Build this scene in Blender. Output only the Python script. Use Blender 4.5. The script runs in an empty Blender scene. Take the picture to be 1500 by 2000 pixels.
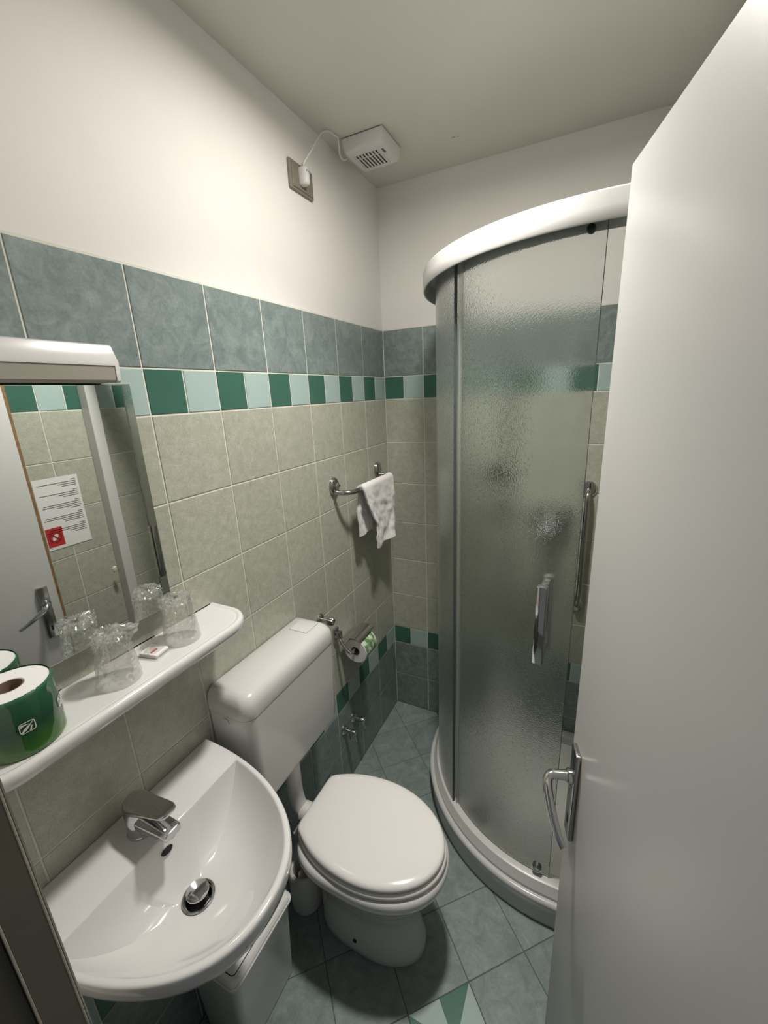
import bpy, bmesh, math, random
from math import sin, cos, pi, radians, sqrt, atan2
from mathutils import Vector, Matrix, noise

random.seed(7)
scene = bpy.context.scene
COL = scene.collection
# ---------------------------------------------------------------- camera
F_PX = 807.18
cam_d = bpy.data.cameras.new('camera')
cam_d.sensor_fit = 'HORIZONTAL'
cam_d.sensor_width = 36.0
cam_d.lens = F_PX * 36.0 / 1500.0
cam_d.clip_start = 0.02
cam = bpy.data.objects.new('camera', cam_d)
COL.objects.link(cam)
RT = Vector((0.90088385, 0.43195122, -0.04273675))
UP = Vector((-0.08130715, 0.26464686, 0.96091164))
FW = Vector((-0.4263771, 0.86219498, -0.27353681))
CP = Vector((0.869034, -1.825608, 1.723552))
cam.matrix_world = Matrix(((RT.x, UP.x, -FW.x, CP.x), (RT.y, UP.y, -FW.y, CP.y), (RT.z, UP.z, -FW.z, CP.z), (0, 0, 0, 1)))
scene.camera = cam
# ---------------------------------------------------------------- world, exposure
world = bpy.data.worlds.new('world')
scene.world = world
world.use_nodes = True
world.node_tree.nodes['Background'].inputs[0].default_value = (0.9, 0.95, 1.0, 1)
world.node_tree.nodes['Background'].inputs[1].default_value = 0.10
scene.view_settings.view_transform = 'Standard'
scene.view_settings.look = 'None'
scene.view_settings.gamma = 1.0
scene.view_settings.use_curve_mapping = False
scene.view_settings.exposure = 0.35
LAMP_WATTS = 4.6
LAMP_GLOW = 8.2
LAMP_SPREAD = 105.0
LAMP_COLOR = (1.0, 0.955, 0.895)

# ---------------------------------------------------------------- helpers
def new_mat(name):
    m = bpy.data.materials.new(name)
    m.use_nodes = True
    nt = m.node_tree
    return m, nt, nt.nodes['Principled BSDF']

def pbr(name, col, rough=0.5, metal=0.0, coat=0.0, bump=0.0, bscale=200.0, var=0.0, vscale=8.0, trans=0.0, ior=1.45, spec=0.5):
    m, nt, b = new_mat(name)
    b.inputs['Base Color'].default_value = (*col, 1)
    b.inputs['Roughness'].default_value = rough
    b.inputs['Metallic'].default_value = metal
    b.inputs['Coat Weight'].default_value = coat
    b.inputs['Coat Roughness'].default_value = 0.05
    b.inputs['Transmission Weight'].default_value = trans
    b.inputs['IOR'].default_value = ior
    b.inputs['Specular IOR Level'].default_value = spec
    geo = nt.nodes.new('ShaderNodeNewGeometry')
    if bump:
        n = nt.nodes.new('ShaderNodeTexNoise'); n.inputs['Scale'].default_value = bscale; n.inputs['Detail'].default_value = 4
        nt.links.new(geo.outputs['Position'], n.inputs['Vector'])
        bp = nt.nodes.new('ShaderNodeBump'); bp.inputs['Strength'].default_value = bump; bp.inputs['Distance'].default_value = 0.002
        nt.links.new(n.outputs['Fac'], bp.inputs['Height']); nt.links.new(bp.outputs['Normal'], b.inputs['Normal'])
    if var:
        n = nt.nodes.new('ShaderNodeTexNoise'); n.inputs['Scale'].default_value = vscale; n.inputs['Detail'].default_value = 5
        nt.links.new(geo.outputs['Position'], n.inputs['Vector'])
        r = nt.nodes.new('ShaderNodeValToRGB')
        r.color_ramp.elements[0].position = 0.3; r.color_ramp.elements[1].position = 0.7
        r.color_ramp.elements[0].color = (*[c * (1 - var) for c in col], 1)
        r.color_ramp.elements[1].color = (*[min(1, c * (1 + var)) for c in col], 1)
        nt.links.new(n.outputs['Fac'], r.inputs['Fac']); nt.links.new(r.outputs['Color'], b.inputs['Base Color'])
    return m

def tile_mat(name, dark, light, rough=0.3, scale=26.0, speck=0.12, swirl=1.1):
    """glazed stone-look tile: cloudy veins plus fine speckle, shifted per tile"""
    m, nt, b = new_mat(name)
    L = nt.links
    geo = nt.nodes.new('ShaderNodeNewGeometry'); oi = nt.nodes.new('ShaderNodeObjectInfo')
    mul = nt.nodes.new('ShaderNodeMath'); mul.operation = 'MULTIPLY'; mul.inputs[1].default_value = 37.0
    L.new(oi.outputs['Random'], mul.inputs[0])
    add = nt.nodes.new('ShaderNodeVectorMath'); add.operation = 'ADD'
    L.new(geo.outputs['Position'], add.inputs[0]); L.new(mul.outputs[0], add.inputs[1])
    n1 = nt.nodes.new('ShaderNodeTexNoise'); n1.inputs['Scale'].default_value = scale; n1.inputs['Detail'].default_value = 8; n1.inputs['Distortion'].default_value = swirl; n1.inputs['Roughness'].default_value = 0.62
    n2 = nt.nodes.new('ShaderNodeTexNoise'); n2.inputs['Scale'].default_value = scale * 9; n2.inputs['Detail'].default_value = 3
    L.new(add.outputs[0], n1.inputs['Vector']); L.new(add.outputs[0], n2.inputs['Vector'])
    r = nt.nodes.new('ShaderNodeValToRGB')
    r.color_ramp.elements[0].position = 0.33; r.color_ramp.elements[1].position = 0.68
    r.color_ramp.elements[0].color = (*dark, 1); r.color_ramp.elements[1].color = (*light, 1)
    L.new(n1.outputs['Fac'], r.inputs['Fac'])
    mr = nt.nodes.new('ShaderNodeMapRange'); mr.inputs['From Min'].default_value = 0.3; mr.inputs['From Max'].default_value = 0.7
    mr.inputs['To Min'].default_value = 1 - speck; mr.inputs['To Max'].default_value = 1 + speck
    L.new(n2.outputs['Fac'], mr.inputs['Value'])
    mr2 = nt.nodes.new('ShaderNodeMapRange'); mr2.inputs['To Min'].default_value = 0.96; mr2.inputs['To Max'].default_value = 1.04
    L.new(oi.outputs['Random'], mr2.inputs['Value'])
    mm = nt.nodes.new('ShaderNodeMath'); mm.operation = 'MULTIPLY'
    L.new(mr.outputs[0], mm.inputs[0]); L.new(mr2.outputs[0], mm.inputs[1])
    sc = nt.nodes.new('ShaderNodeVectorMath'); sc.operation = 'SCALE'
    L.new(r.outputs['Color'], sc.inputs[0]); L.new(mm.outputs[0], sc.inputs['Scale'])
    L.new(sc.outputs[0], b.inputs['Base Color'])
    b.inputs['Roughness'].default_value = rough
    bp = nt.nodes.new('ShaderNodeBump'); bp.inputs['Strength'].default_value = 0.12; bp.inputs['Distance'].default_value = 0.001
    L.new(n1.outputs['Fac'], bp.inputs['Height']); L.new(bp.outputs['Normal'], b.inputs['Normal'])
    return m

def film_mat(name, clear=0.8, tint=(1, 1, 1), rough=0.08, haze=0.3):
    """thin clear plastic: mostly see-through with glossy glints and a little haze"""
    m = bpy.data.materials.new(name); m.use_nodes = True
    nt = m.node_tree; nt.nodes.clear(); L = nt.links
    out = nt.nodes.new('ShaderNodeOutputMaterial')
    tr = nt.nodes.new('ShaderNodeBsdfTransparent'); tr.inputs[0].default_value = (*tint, 1)
    gl = nt.nodes.new('ShaderNodeBsdfGlossy'); gl.inputs['Roughness'].default_value = rough
    df = nt.nodes.new('ShaderNodeBsdfDiffuse'); df.inputs[0].default_value = (0.85, 0.85, 0.82, 1)
    m1 = nt.nodes.new('ShaderNodeMixShader'); m1.inputs[0].default_value = haze
    L.new(gl.outputs[0], m1.inputs[1]); L.new(df.outputs[0], m1.inputs[2])
    lw = nt.nodes.new('ShaderNodeLayerWeight'); lw.inputs['Blend'].default_value = 0.35
    mr = nt.nodes.new('ShaderNodeMapRange'); mr.inputs['To Min'].default_value = 1 - clear; mr.inputs['To Max'].default_value = min(1.0, (1 - clear) + 0.45)
    L.new(lw.outputs['Facing'], mr.inputs['Value'])
    m2 = nt.nodes.new('ShaderNodeMixShader')
    L.new(mr.outputs[0], m2.inputs[0]); L.new(tr.outputs[0], m2.inputs[1]); L.new(m1.outputs[0], m2.inputs[2])
    L.new(m2.outputs[0], out.inputs[0])
    return m

def emit_mat(name, col, strength):
    m = bpy.data.materials.new(name); m.use_nodes = True
    nt = m.node_tree; nt.nodes.clear()
    out = nt.nodes.new('ShaderNodeOutputMaterial'); e = nt.nodes.new('ShaderNodeEmission')
    e.inputs[0].default_value = col; e.inputs[1].default_value = strength
    nt.links.new(e.outputs[0], out.inputs[0])
    return m

def link(name, me, mat, parent=None, smooth=None, loc=None, rot=None):
    o = bpy.data.objects.new(name, me)
    COL.objects.link(o)
    if mat is not None and len(me.materials) == 0:
        me.materials.append(mat)
    if smooth is not None:
        for p in me.polygons: p.use_smooth = True
        me.set_sharp_from_angle(angle=radians(smooth))
    if parent is not None: o.parent = parent
    if loc is not None: o.location = loc
    if rot is not None: o.rotation_euler = rot
    return o

def from_bm(name, bm, mat, parent=None, smooth=35, flip=False, **k):
    bmesh.ops.remove_doubles(bm, verts=bm.verts, dist=1e-6)
    bmesh.ops.recalc_face_normals(bm, faces=bm.faces)
    me = bpy.data.meshes.new(name); bm.to_mesh(me); bm.free()
    return link(name, me, mat, parent, smooth, **k)

def thing(name, label, cat, loc=(0, 0, 0), rot=None, group=None, kind=None):
    o = bpy.data.objects.new(name, None); COL.objects.link(o)
    o.location = loc; o.empty_display_size = 0.05
    if rot: o.rotation_euler = rot
    return tag(o, label, cat, group, kind)

def tag(o, label, cat, group=None, kind=None):
    o['label'] = label; o['category'] = cat
    if group: o['group'] = group
    if kind: o['kind'] = kind
    return o

def add_box(bm, lo, hi, bev=0.0, seg=2, M=None):
    d = bmesh.ops.create_cube(bm, size=1.0)
    vs = d['verts']
    for v in vs:
        v.co = Vector(((lo[0] + hi[0]) / 2 + v.co.x * (hi[0] - lo[0]), (lo[1] + hi[1]) / 2 + v.co.y * (hi[1] - lo[1]), (lo[2] + hi[2]) / 2 + v.co.z * (hi[2] - lo[2])))
    new = list(vs)
    if bev:
        es = list({e for v in vs for e in v.link_edges})
        r = bmesh.ops.bevel(bm, geom=es, offset=bev, segments=seg, affect='EDGES', profile=0.5)
        new = list({v for f in r['faces'] for v in f.verts} | {v for v in vs if v.is_valid})
    if M is not None:
        for v in new: v.co = M @ v.co
    return new

def box(name, lo, hi, mat, parent=None, bev=0.0, seg=2, **k):
    bm = bmesh.new(); add_box(bm, lo, hi, bev, seg)
    return from_bm(name, bm, mat, parent, **k)

def add_loft(bm, rings, closed=True, cap0=True, cap1=True):
    vr = [[bm.verts.new(Vector(p)) for p in r] for r in rings]
    n = len(vr[0])
    for a, b in zip(vr[:-1], vr[1:]):
        for i in range(n if closed else n - 1):
            j = (i + 1) % n
            try: bm.faces.new((a[i], a[j], b[j], b[i]))
            except ValueError: pass
    if cap0: bm.faces.new(list(reversed(vr[0])))
    if cap1: bm.faces.new(vr[-1])
    return vr

def add_lathe(bm, prof, seg=32, M=None, cap0=True, cap1=True):
    rings = []
    for r, z in prof:
        ring = []
        for i in range(seg):
            a = 2 * pi * i / seg
            p = Vector((r * cos(a), r * sin(a), z))
            ring.append(M @ p if M is not None else p)
        rings.append(ring)
    return add_loft(bm, rings, True, cap0 and prof[0][0] > 1e-6, cap1 and prof[-1][0] > 1e-6)

def lathe(name, prof, mat, parent=None, seg=32, M=None, smooth=35, cap0=True, cap1=True, **k):
    bm = bmesh.new(); add_lathe(bm, prof, seg, M, cap0, cap1)
    return from_bm(name, bm, mat, parent, smooth, **k)

def catmull(pts, n=8, closed=False):
    P = [Vector(p) for p in pts]; out = []
    N = len(P)
    for i in range(N if closed else N - 1):
        if closed: p0, p1, p2, p3 = P[(i - 1) % N], P[i], P[(i + 1) % N], P[(i + 2) % N]
        else: p0, p1, p2, p3 = P[max(i - 1, 0)], P[i], P[i + 1], P[min(i + 2, N - 1)]
        for k in range(n):
            t = k / n
            out.append(0.5 * ((2 * p1) + (p2 - p0) * t + (2 * p0 - 5 * p1 + 4 * p2 - p3) * t * t + (3 * p1 - p0 - 3 * p2 + p3) * t ** 3))
    if not closed: out.append(P[-1].copy())
    return out

def add_tube(bm, path, r, seg=12, caps=True):
    P = [Vector(p) for p in path]
    R = r if isinstance(r, (list, tuple)) else [r] * len(P)
    rings = []; ref = None
    for i, p in enumerate(P):
        t = (P[min(i + 1, len(P) - 1)] - P[max(i - 1, 0)]).normalized()
        if ref is None:
            ref = Vector((0, 0, 1)) if abs(t.z) < 0.9 else Vector((1, 0, 0))
        u = (ref - t * ref.dot(t)).normalized(); v = t.cross(u); ref = u
        rings.append([p + (u * cos(2 * pi * k / seg) + v * sin(2 * pi * k / seg)) * R[i] for k in range(seg)])
    add_loft(bm, rings, True, caps, caps)

def tube(name, path, r, mat, parent=None, seg=12, smooth=40, **k):
    bm = bmesh.new(); add_tube(bm, path, r, seg)
    return from_bm(name, bm, mat, parent, smooth, **k)

def rrect(w, h, r, n=6):
    """rounded rectangle outline centred on the origin (x, y)"""
    out = []
    for cx, cy, a0 in ((w / 2 - r, h / 2 - r, 0), (-w / 2 + r, h / 2 - r, 90), (-w / 2 + r, -h / 2 + r, 180), (w / 2 - r, -h / 2 + r, 270)):
        for k in range(n + 1):
            a = radians(a0 + 90 * k / n); out.append((cx + r * cos(a), cy + r * sin(a)))
    return out

# ---------------------------------------------------------------- materials
M_plaster = pbr('white_plaster', (0.72, 0.698, 0.665), 0.75, bump=0.12, bscale=90, var=0.015, vscale=5)
M_ceil = pbr('ceiling_paint', (0.62, 0.61, 0.55), 0.85, bump=0.1, bscale=60, var=0.02, vscale=4)
M_grout = pbr('pale_grout', (0.66, 0.66, 0.58), 0.8, bump=0.2, bscale=400, var=0.06, vscale=20)
M_fgrout = pbr('dark_grout', (0.105, 0.128, 0.12), 0.8, bump=0.2, bscale=400)
M_beige = tile_mat('beige_tile', (0.365, 0.373, 0.30), (0.458, 0.464, 0.392), 0.32, 48, 0.17, .35)
M_blue = tile_mat('blue_tile', (0.142, 0.186, 0.177), (0.240, 0.292, 0.280), 0.30, 24, 0.10)
M_light = pbr('pale_border_tile', (0.37, 0.48, 0.45), 0.22, var=0.03)
M_green = pbr('green_border_tile', (0.05, 0.135, 0.098), 0.2, var=0.05)
M_floor = tile_mat('floor_tile', (0.165, 0.208, 0.200), (0.255, 0.308, 0.295), 0.34, 16, 0.08)
M_flight = pbr('pale_floor_inlay', (0.36, 0.46, 0.42), 0.35, var=0.05)
M_fgreen = pbr('green_floor_inlay', (0.045, 0.15, 0.105), 0.35, var=0.08)
M_door = pbr('door_paint', (0.55, 0.545, 0.53), 0.33, bump=0.05, bscale=60)
M_dooredge = pbr('bare_wood_edge', (0.26, 0.16, 0.08), 0.5, var=0.2, vscale=40)
M_jamb = pbr('frame_paint', (0.13, 0.12, 0.092), 0.42, var=0.10)
M_chrome = pbr('chrome', (0.62, 0.62, 0.62), 0.09, metal=1.0)
M_chrome_d = pbr('chrome_worn', (0.42, 0.42, 0.41), 0.18, metal=1.0)
M_ceramic = pbr('white_ceramic', (0.69, 0.68, 0.668), 0.09, coat=0.5)
M_plastic = pbr('white_plastic', (0.61, 0.60, 0.583), 0.2)
M_seat = pbr('seat_plastic', (0.79, 0.775, 0.745), 0.14, coat=0.3)
M_plasticm = pbr('matt_white_plastic', (0.64, 0.635, 0.612), 0.42)
M_binmat = pbr('bin_plastic', (0.70, 0.70, 0.67), 0.35)
M_shelf = pbr('shelf_plastic', (0.68, 0.668, 0.655), 0.15, coat=0.3)
M_acryl = pbr('tray_acrylic', (0.56, 0.555, 0.54), 0.22)
M_alu = pbr('white_aluminium', (0.59, 0.585, 0.565), 0.3)
M_dark = pbr('dark_gap', (0.012, 0.012, 0.012), 0.5)
M_rubber = pbr('dark_seal', (0.08, 0.10, 0.095), 0.5)
M_mirror = pbr('mirror_silver', (0.86, 0.89, 0.875), 0.008, metal=1.0)
M_mirroredge = pbr('mirror_edge', (0.02, 0.03, 0.028), 0.35)
M_plate = pbr('socket_plate', (0.23, 0.21, 0.165), 0.4)
M_diff = pbr('lamp_diffuser', (0.36, 0.34, 0.29), 0.25)
M_paper = pbr('white_paper', (0.73, 0.72, 0.70), 0.8, bump=0.1, bscale=500)
M_card = pbr('brown_card', (0.22, 0.15, 0.11), 0.85)
M_print = pbr('black_print', (0.10, 0.10, 0.10), 0.7)
M_red = pbr('red_print', (0.48, 0.03, 0.03), 0.6)
M_pale = pbr('pale_print', (0.72, 0.72, 0.66), 0.5)
M_film = film_mat('clear_film', 0.82, (0.985, 0.985, 0.975), 0.17, 0.22)
M_cup = film_mat('clear_cup_plastic', 0.91, (0.975, 0.975, 0.96), 0.06, 0.45)
M_towel = pbr('white_terry', (0.80, 0.775, 0.76), 0.95, bump=0.9, bscale=420)
M_towel.node_tree.nodes['Principled BSDF'].inputs['Sheen Weight'].default_value = 0.3
M_chrome_k = pbr('dark_chrome', (0.16, 0.16, 0.16), 0.22, metal=1.0)
M_cream = pbr('cream_plastic', (0.66, 0.56, 0.42), 0.4)
M_brass = pbr('dull_latch', (0.30, 0.26, 0.2), 0.3, metal=1.0)

def glass_mat():
    """obscure glass: fine pebbled relief with a little haze; the pattern
    is laid out on the curved pane (angle, height) so both faces of the pane carry it alike"""
    m, nt, b = new_mat('pebbled_glass')
    L = nt.links
    b.inputs['Base Color'].default_value = (0.95, 0.988, 0.97, 1)
    b.inputs['Transmission Weight'].default_value = 1.0
    b.inputs['Roughness'].default_value = 0.05
    b.inputs['IOR'].default_value = 1.45
    geo = nt.nodes.new('ShaderNodeNewGeometry')
    sub = nt.nodes.new('ShaderNodeVectorMath'); sub.operation = 'SUBTRACT'; sub.inputs[1].default_value = (0.87, -0.225, 0)
    L.new(geo.outputs['Position'], sub.inputs[0])
    sp = nt.nodes.new('ShaderNodeSeparateXYZ'); L.new(sub.outputs[0], sp.inputs[0])
    flat = nt.nodes.new('ShaderNodeCombineXYZ'); L.new(sp.outputs['X'], flat.inputs[0]); L.new(sp.outputs['Y'], flat.inputs[1])
    nrm = nt.nodes.new('ShaderNodeVectorMath'); nrm.operation = 'NORMALIZE'; L.new(flat.outputs[0], nrm.inputs[0])
    sc = nt.nodes.new('ShaderNodeVectorMath'); sc.operation = 'SCALE'; sc.inputs['Scale'].default_value = 0.51; L.new(nrm.outputs[0], sc.inputs[0])
    zz = nt.nodes.new('ShaderNodeCombineXYZ'); L.new(sp.outputs['Z'], zz.inputs[2])
    add = nt.nodes.new('ShaderNodeVectorMath'); add.operation = 'ADD'; L.new(sc.outputs[0], add.inputs[0]); L.new(zz.outputs[0], add.inputs[1])
    n = nt.nodes.new('ShaderNodeTexNoise'); n.inputs['Scale'].default_value = 240; n.inputs['Detail'].default_value = 1.5
    L.new(add.outputs[0], n.inputs['Vector'])
    bp = nt.nodes.new('ShaderNodeBump'); bp.inputs['Strength'].default_value = 1.0; bp.inputs['Distance'].default_value = 0.0009
    L.new(n.outputs['Fac'], bp.inputs['Height']); L.new(bp.outputs['Normal'], b.inputs['Normal'])
    tl = nt.nodes.new('ShaderNodeBsdfTranslucent'); tl.inputs[0].default_value = (0.92, 0.96, 0.93, 1)
    mx = nt.nodes.new('ShaderNodeMixShader'); mx.inputs[0].default_value = 0.07
    L.new(b.outputs[0], mx.inputs[1]); L.new(tl.outputs[0], mx.inputs[2])
    L.new(mx.outputs[0], nt.nodes['Material Output'].inputs['Surface'])
    return m
M_glass = glass_mat()

# ---------------------------------------------------------------- room shell
W, CEIL, YF = 1.119, 2.55, -1.71       # right wall x, ceiling z, front wall inner face y
GAP = 0.004
TT = 0.0018                             # tiles stand proud of the grout by this

_tile_cache = {}
def tile_mesh(w, h, mat, poly=None):
    key = (round(w, 4), round(h, 4), mat.name, poly is None or tuple(poly))
    if key in _tile_cache: return _tile_cache[key]
    bm = bmesh.new()
    P = poly or [(-w / 2, -h / 2), (w / 2, -h / 2), (w / 2, h / 2), (-w / 2, h / 2)]
    cx = sum(p[0] for p in P) / len(P); cy = sum(p[1] for p in P) / len(P)
    def ins(p, d):
        v = Vector((p[0] - cx, p[1] - cy)); l = v.length
        return (p[0] - v.x / l * d, p[1] - v.y / l * d)
    rings = [[(*p, -TT - 0.004) for p in P], [(*p, -0.0008) for p in P], [(*ins(p, 0.0014), 0.0) for p in P]]
    add_loft(bm, rings, True, False, True)
    bmesh.ops.recalc_face_normals(bm, faces=bm.faces)
    me = bpy.data.meshes.new('tile'); bm.to_mesh(me); bm.free()
    me.materials.append(mat)
    _tile_cache[key] = me
    return me

def put_tile(parent, name, mat, a0, a1, b0, b1, frame):
    """frame: (origin, a-axis, b-axis, normal)"""
    w, h = a1 - a0 - GAP, b1 - b0 - GAP
    if w < 0.006 or h < 0.006: return
    o = bpy.data.objects.new(name, tile_mesh(w, h, mat)); COL.objects.link(o)
    O, A, B, N = frame
    c = O + A * ((a0 + a1) / 2) + B * ((b0 + b1) / 2)
    wob = Matrix.Rotation(random.uniform(-.0022, .0022), 4, 'X') @ Matrix.Rotation(random.uniform(-.0022, .0022), 4, 'Y')
    o.matrix_world = Matrix(((A.x, B.x, N.x, c.x), (A.y, B.y, N.y, c.y), (A.z, B.z, N.z, c.z), (0, 0, 0, 1))) @ wob
    o.parent = parent

ROWS = [(0.0, 0.2, 'b'), (0.2, 0.4, 'b'), (0.4, 0.5, 's')] + [(0.5 + .2 * k, 0.7 + .2 * k, 'e') for k in range(6)] + [(1.7, 1.8, 's'), (1.8, 2.0, 'b')]
def tile_wall(parent, joints, frame, green_first=True):
    """joints along a (ascending); each bay carries one tile or, in the border rows, a green and a pale half"""
    for z0, z1, k in ROWS:
        for a0, a1 in zip(joints[:-1], joints[1:]):
            if k == 'e': put_tile(parent, 'tile', M_beige, a0, a1, z0, z1, frame)
            elif k == 'b': put_tile(parent, 'tile', M_blue, a0, a1, z0, z1, frame)
            else:
                full = abs((a1 - a0) - 0.2) < 0.02
                mid = (a0 + a1) / 2 if full else (a0 + 0.1 if a0 > 0.1 else a1 - 0.1)
                seq = [(a0, mid), (mid, a1)]
                if not full and (mid <= a0 or mid >= a1): seq = [(a0, a1)]
                cols = (M_green, M_light) if green_first else (M_light, M_green)
                for (s0, s1), mt in zip(seq, cols):
                    put_tile(parent, 'border_tile', mt, s0, s1, z0, z1, frame)

T = 0.10
V = Vector
# left wall
wl = box('wall_left', (-T - .0035, YF - .02, 0), (-.0035, T, CEIL), M_plaster)
tag(wl, 'long white plaster wall tiled to door height behind the mirror and cistern', 'wall', kind='structure')
box('grout', (-.0034, YF, 0), (-TT, 0, 2.0035), M_grout, wl)
jl = [0.0] + [0.2042 + .2 * k for k in range(8)]
jl.append(-YF)
# a runs from the front wall towards the back wall so that green comes first in each bay
tile_wall(wl, sorted(-j for j in jl), (V((0, 0, 0)), V((0, 1, 0)), V((0, 0, 1)), V((1, 0, 0))))
# back wall
wb = box('wall_back', (-.0035, .0035, 0), (W + .0035, T + .0035, CEIL), M_plaster)
tag(wb, 'white plaster wall at the far end tiled behind the shower', 'wall', kind='structure')
box('grout', (0, TT, 0), (W, .0034, 2.0035), M_grout, wb)
jb = [0.0] + [0.1914 + .2 * k for k in range(5)] + [W]
tile_wall(wb, jb, (V((0, 0, 0)), V((1, 0, 0)), V((0, 0, 1)), V((0, -1, 0))))
# right wall
wr = box('wall_right', (W + .0035, YF - .02, 0), (W + T + .0035, T, CEIL), M_plaster)
tag(wr, 'tiled wall behind the open door seen in the mirror with a paper notice', 'wall', kind='structure')
box('grout', (W + TT, YF, 0), (W + .0034, 0, 2.0035), M_grout, wr)
jr = [-.011 - .0] ; jr = sorted([0.0] + [-.111 - .2 * k for k in range(8)] + [YF])
jr = [j for j in jr]
tile_wall(wr, [-j for j in reversed(jr)], (V((W, 0, 0)), V((0, -1, 0)), V((0, 0, 1)), V((-1, 0, 0))), green_first=True)
# front wall with the doorway
DX0, DX1, DZ = 0.36, 1.068, 2.02
bm = bmesh.new()
add_box(bm, (-.0035, YF - .10, 0), (DX0 - .02, YF, CEIL))
add_box(bm, (DX1 + .012, YF - .10, 0), (W + .0035, YF, CEIL))
add_box(bm, (DX0 - .02, YF - .10, DZ + .02), (DX1 + .012, YF, CEIL))
wf = from_bm('wall_front', bm, M_plaster)
tag(wf, 'white plaster wall around the doorway beside the washbasin', 'wall', kind='structure')
# door frame: jambs with a stop, head
bm = bmesh.new()
add_box(bm, (DX0 - .02, YF - .032, 0), (DX0, YF + .004, DZ), .0015, 1)
add_box(bm, (DX0 - .02, YF - .105, 0), (DX0 + .0005 - .012, YF - .032, DZ), .0015, 1)
add_box(bm, (DX0 - .075, YF, 0), (DX0 - .004, YF + .008, DZ + .06), .002, 1)
add_box(bm, (DX1, YF - .105, 0), (DX1 + .012, YF - .09, DZ), .001, 1)
add_box(bm, (DX0 - .02, YF - .105, DZ), (DX1 + .012, YF, DZ + .02), .001, 1)
tr = from_bm('trim_1', bm, M_jamb)
M_lit_edge = pbr('worn_lit_edge', (.42, .39, .31), .45, var=.15, vscale=60)  # pale strips paint in the light caught along the worn jamb edges
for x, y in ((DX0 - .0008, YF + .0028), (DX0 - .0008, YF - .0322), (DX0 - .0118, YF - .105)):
    box('lit_edge', (x - .0012, y - .0012, .001), (x + .0012, y + .0012, DZ - .001), M_lit_edge, tr, .0005, 1)
tag(tr, 'taupe painted door jamb with pale strips for its worn, lit edges beside the washbasin', 'door frame', kind='structure')
# ceiling
ce = box('ceiling', (-T, YF - .1, CEIL), (W + T, T, CEIL + .08), M_ceil)
tag(ce, 'plain off-white ceiling with small paint chips', 'ceiling', kind='structure')
for px_, py_, s in ((0.382, -0.182, 0.009), (0.397, -0.179, 0.006), (-0.037, -0.275, 0.007)):
    p = V((px_, py_, CEIL))
    bm = bmesh.new()
    pts = [(p.x + s * cos(a) * random.uniform(.5, 1.1), p.y + s * .45 * sin(a) * random.uniform(.5, 1.1)) for a in [k * pi / 4 for k in range(8)]]
    add_loft(bm, [[(x, y, CEIL + .0002) for x, y in pts], [(p.x + (x - p.x) * .7, p.y + (y - p.y) * .7, CEIL - .0012) for x, y in pts]])
    from_bm('paint_chip', bm, pbr('flaked_paint', (0.35, 0.33, 0.28), .9), ce)
# floor: 20 cm tiles laid on the diagonal
fl = box('floor', (-T, YF - .6, -.08), (W + T, T, -TT), M_fgrout)
tag(fl, 'floor of sea-green square tiles laid on the diagonal', 'floor', kind='structure')
s2 = sqrt(.5)
FA, FB = V((s2, s2, 0)), V((-s2, s2, 0))
FO = V((0.682, -1.0105, 0))             # a tile corner seen in the photograph
def clip_poly(P, lo, hi):
    for ax, lim, sgn in ((0, lo[0], 1), (0, hi[0], -1), (1, lo[1], 1), (1, hi[1], -1)):
        out = []
        for a, b in zip(P, P[1:] + P[:1]):
            da, db = sgn * (a[ax] - lim), sgn * (b[ax] - lim)
            if da >= 0: out.append(a)
            if da * db < 0:
                t = da / (da - db); out.append((a[0] + (b[0] - a[0]) * t, a[1] + (b[1] - a[1]) * t))
        P = out
        if len(P) < 3: return []
    return P
def area(P): return abs(sum(a[0] * b[1] - a[1] * b[0] for a, b in zip(P, P[1:] + P[:1]))) / 2
def floor_piece(P, mat, name='tile'):
    P = clip_poly(P, (.001, YF - .1), (W - .001, -.001))
    if len(P) < 3 or area(P) < .0004: return
    cx = sum(p[0] for p in P) / len(P); cy = sum(p[1] for p in P) / len(P)
    me = tile_mesh(0, 0, mat, [(round(p[0] - cx, 5), round(p[1] - cy, 5)) for p in P])
    o = bpy.data.objects.new(name, me); COL.objects.link(o)
    o.location = (cx, cy, 0); o.parent = fl
g = .0012
for i in range(-10, 11):
    for j in range(-10, 11):
        c = FO + FA * (.2 * i + .1) + FB * (.2 * j + .1)
        if not (-.2 < c.x < W + .2 and YF - .3 < c.y < .2): continue
        q = [c + FA * (sx * (.1 - g)) + FB * (sy * (.1 - g)) for sx, sy in ((-1, -1), (1, -1), (1, 1), (-1, 1))]
        # corner pieces A (.545,-1.15) and B (.682,-1.01) bound the inlaid tile on its far side
        if i == -1 and j == -1:
            ring = []
            for k in range(4):
                ring += [q[k], (q[k] + q[(k + 1) % 4]) / 2]
            for k in range(8):
                a, b = ring[k], ring[(k + 1) % 8]
                floor_piece([(c.x, c.y), (a.x, a.y), (b.x, b.y)], M_fgreen if k % 2 == 0 else M_flight, 'inlay_piece')
            continue
        floor_piece([(p.x, p.y) for p in q], M_floor)

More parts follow.
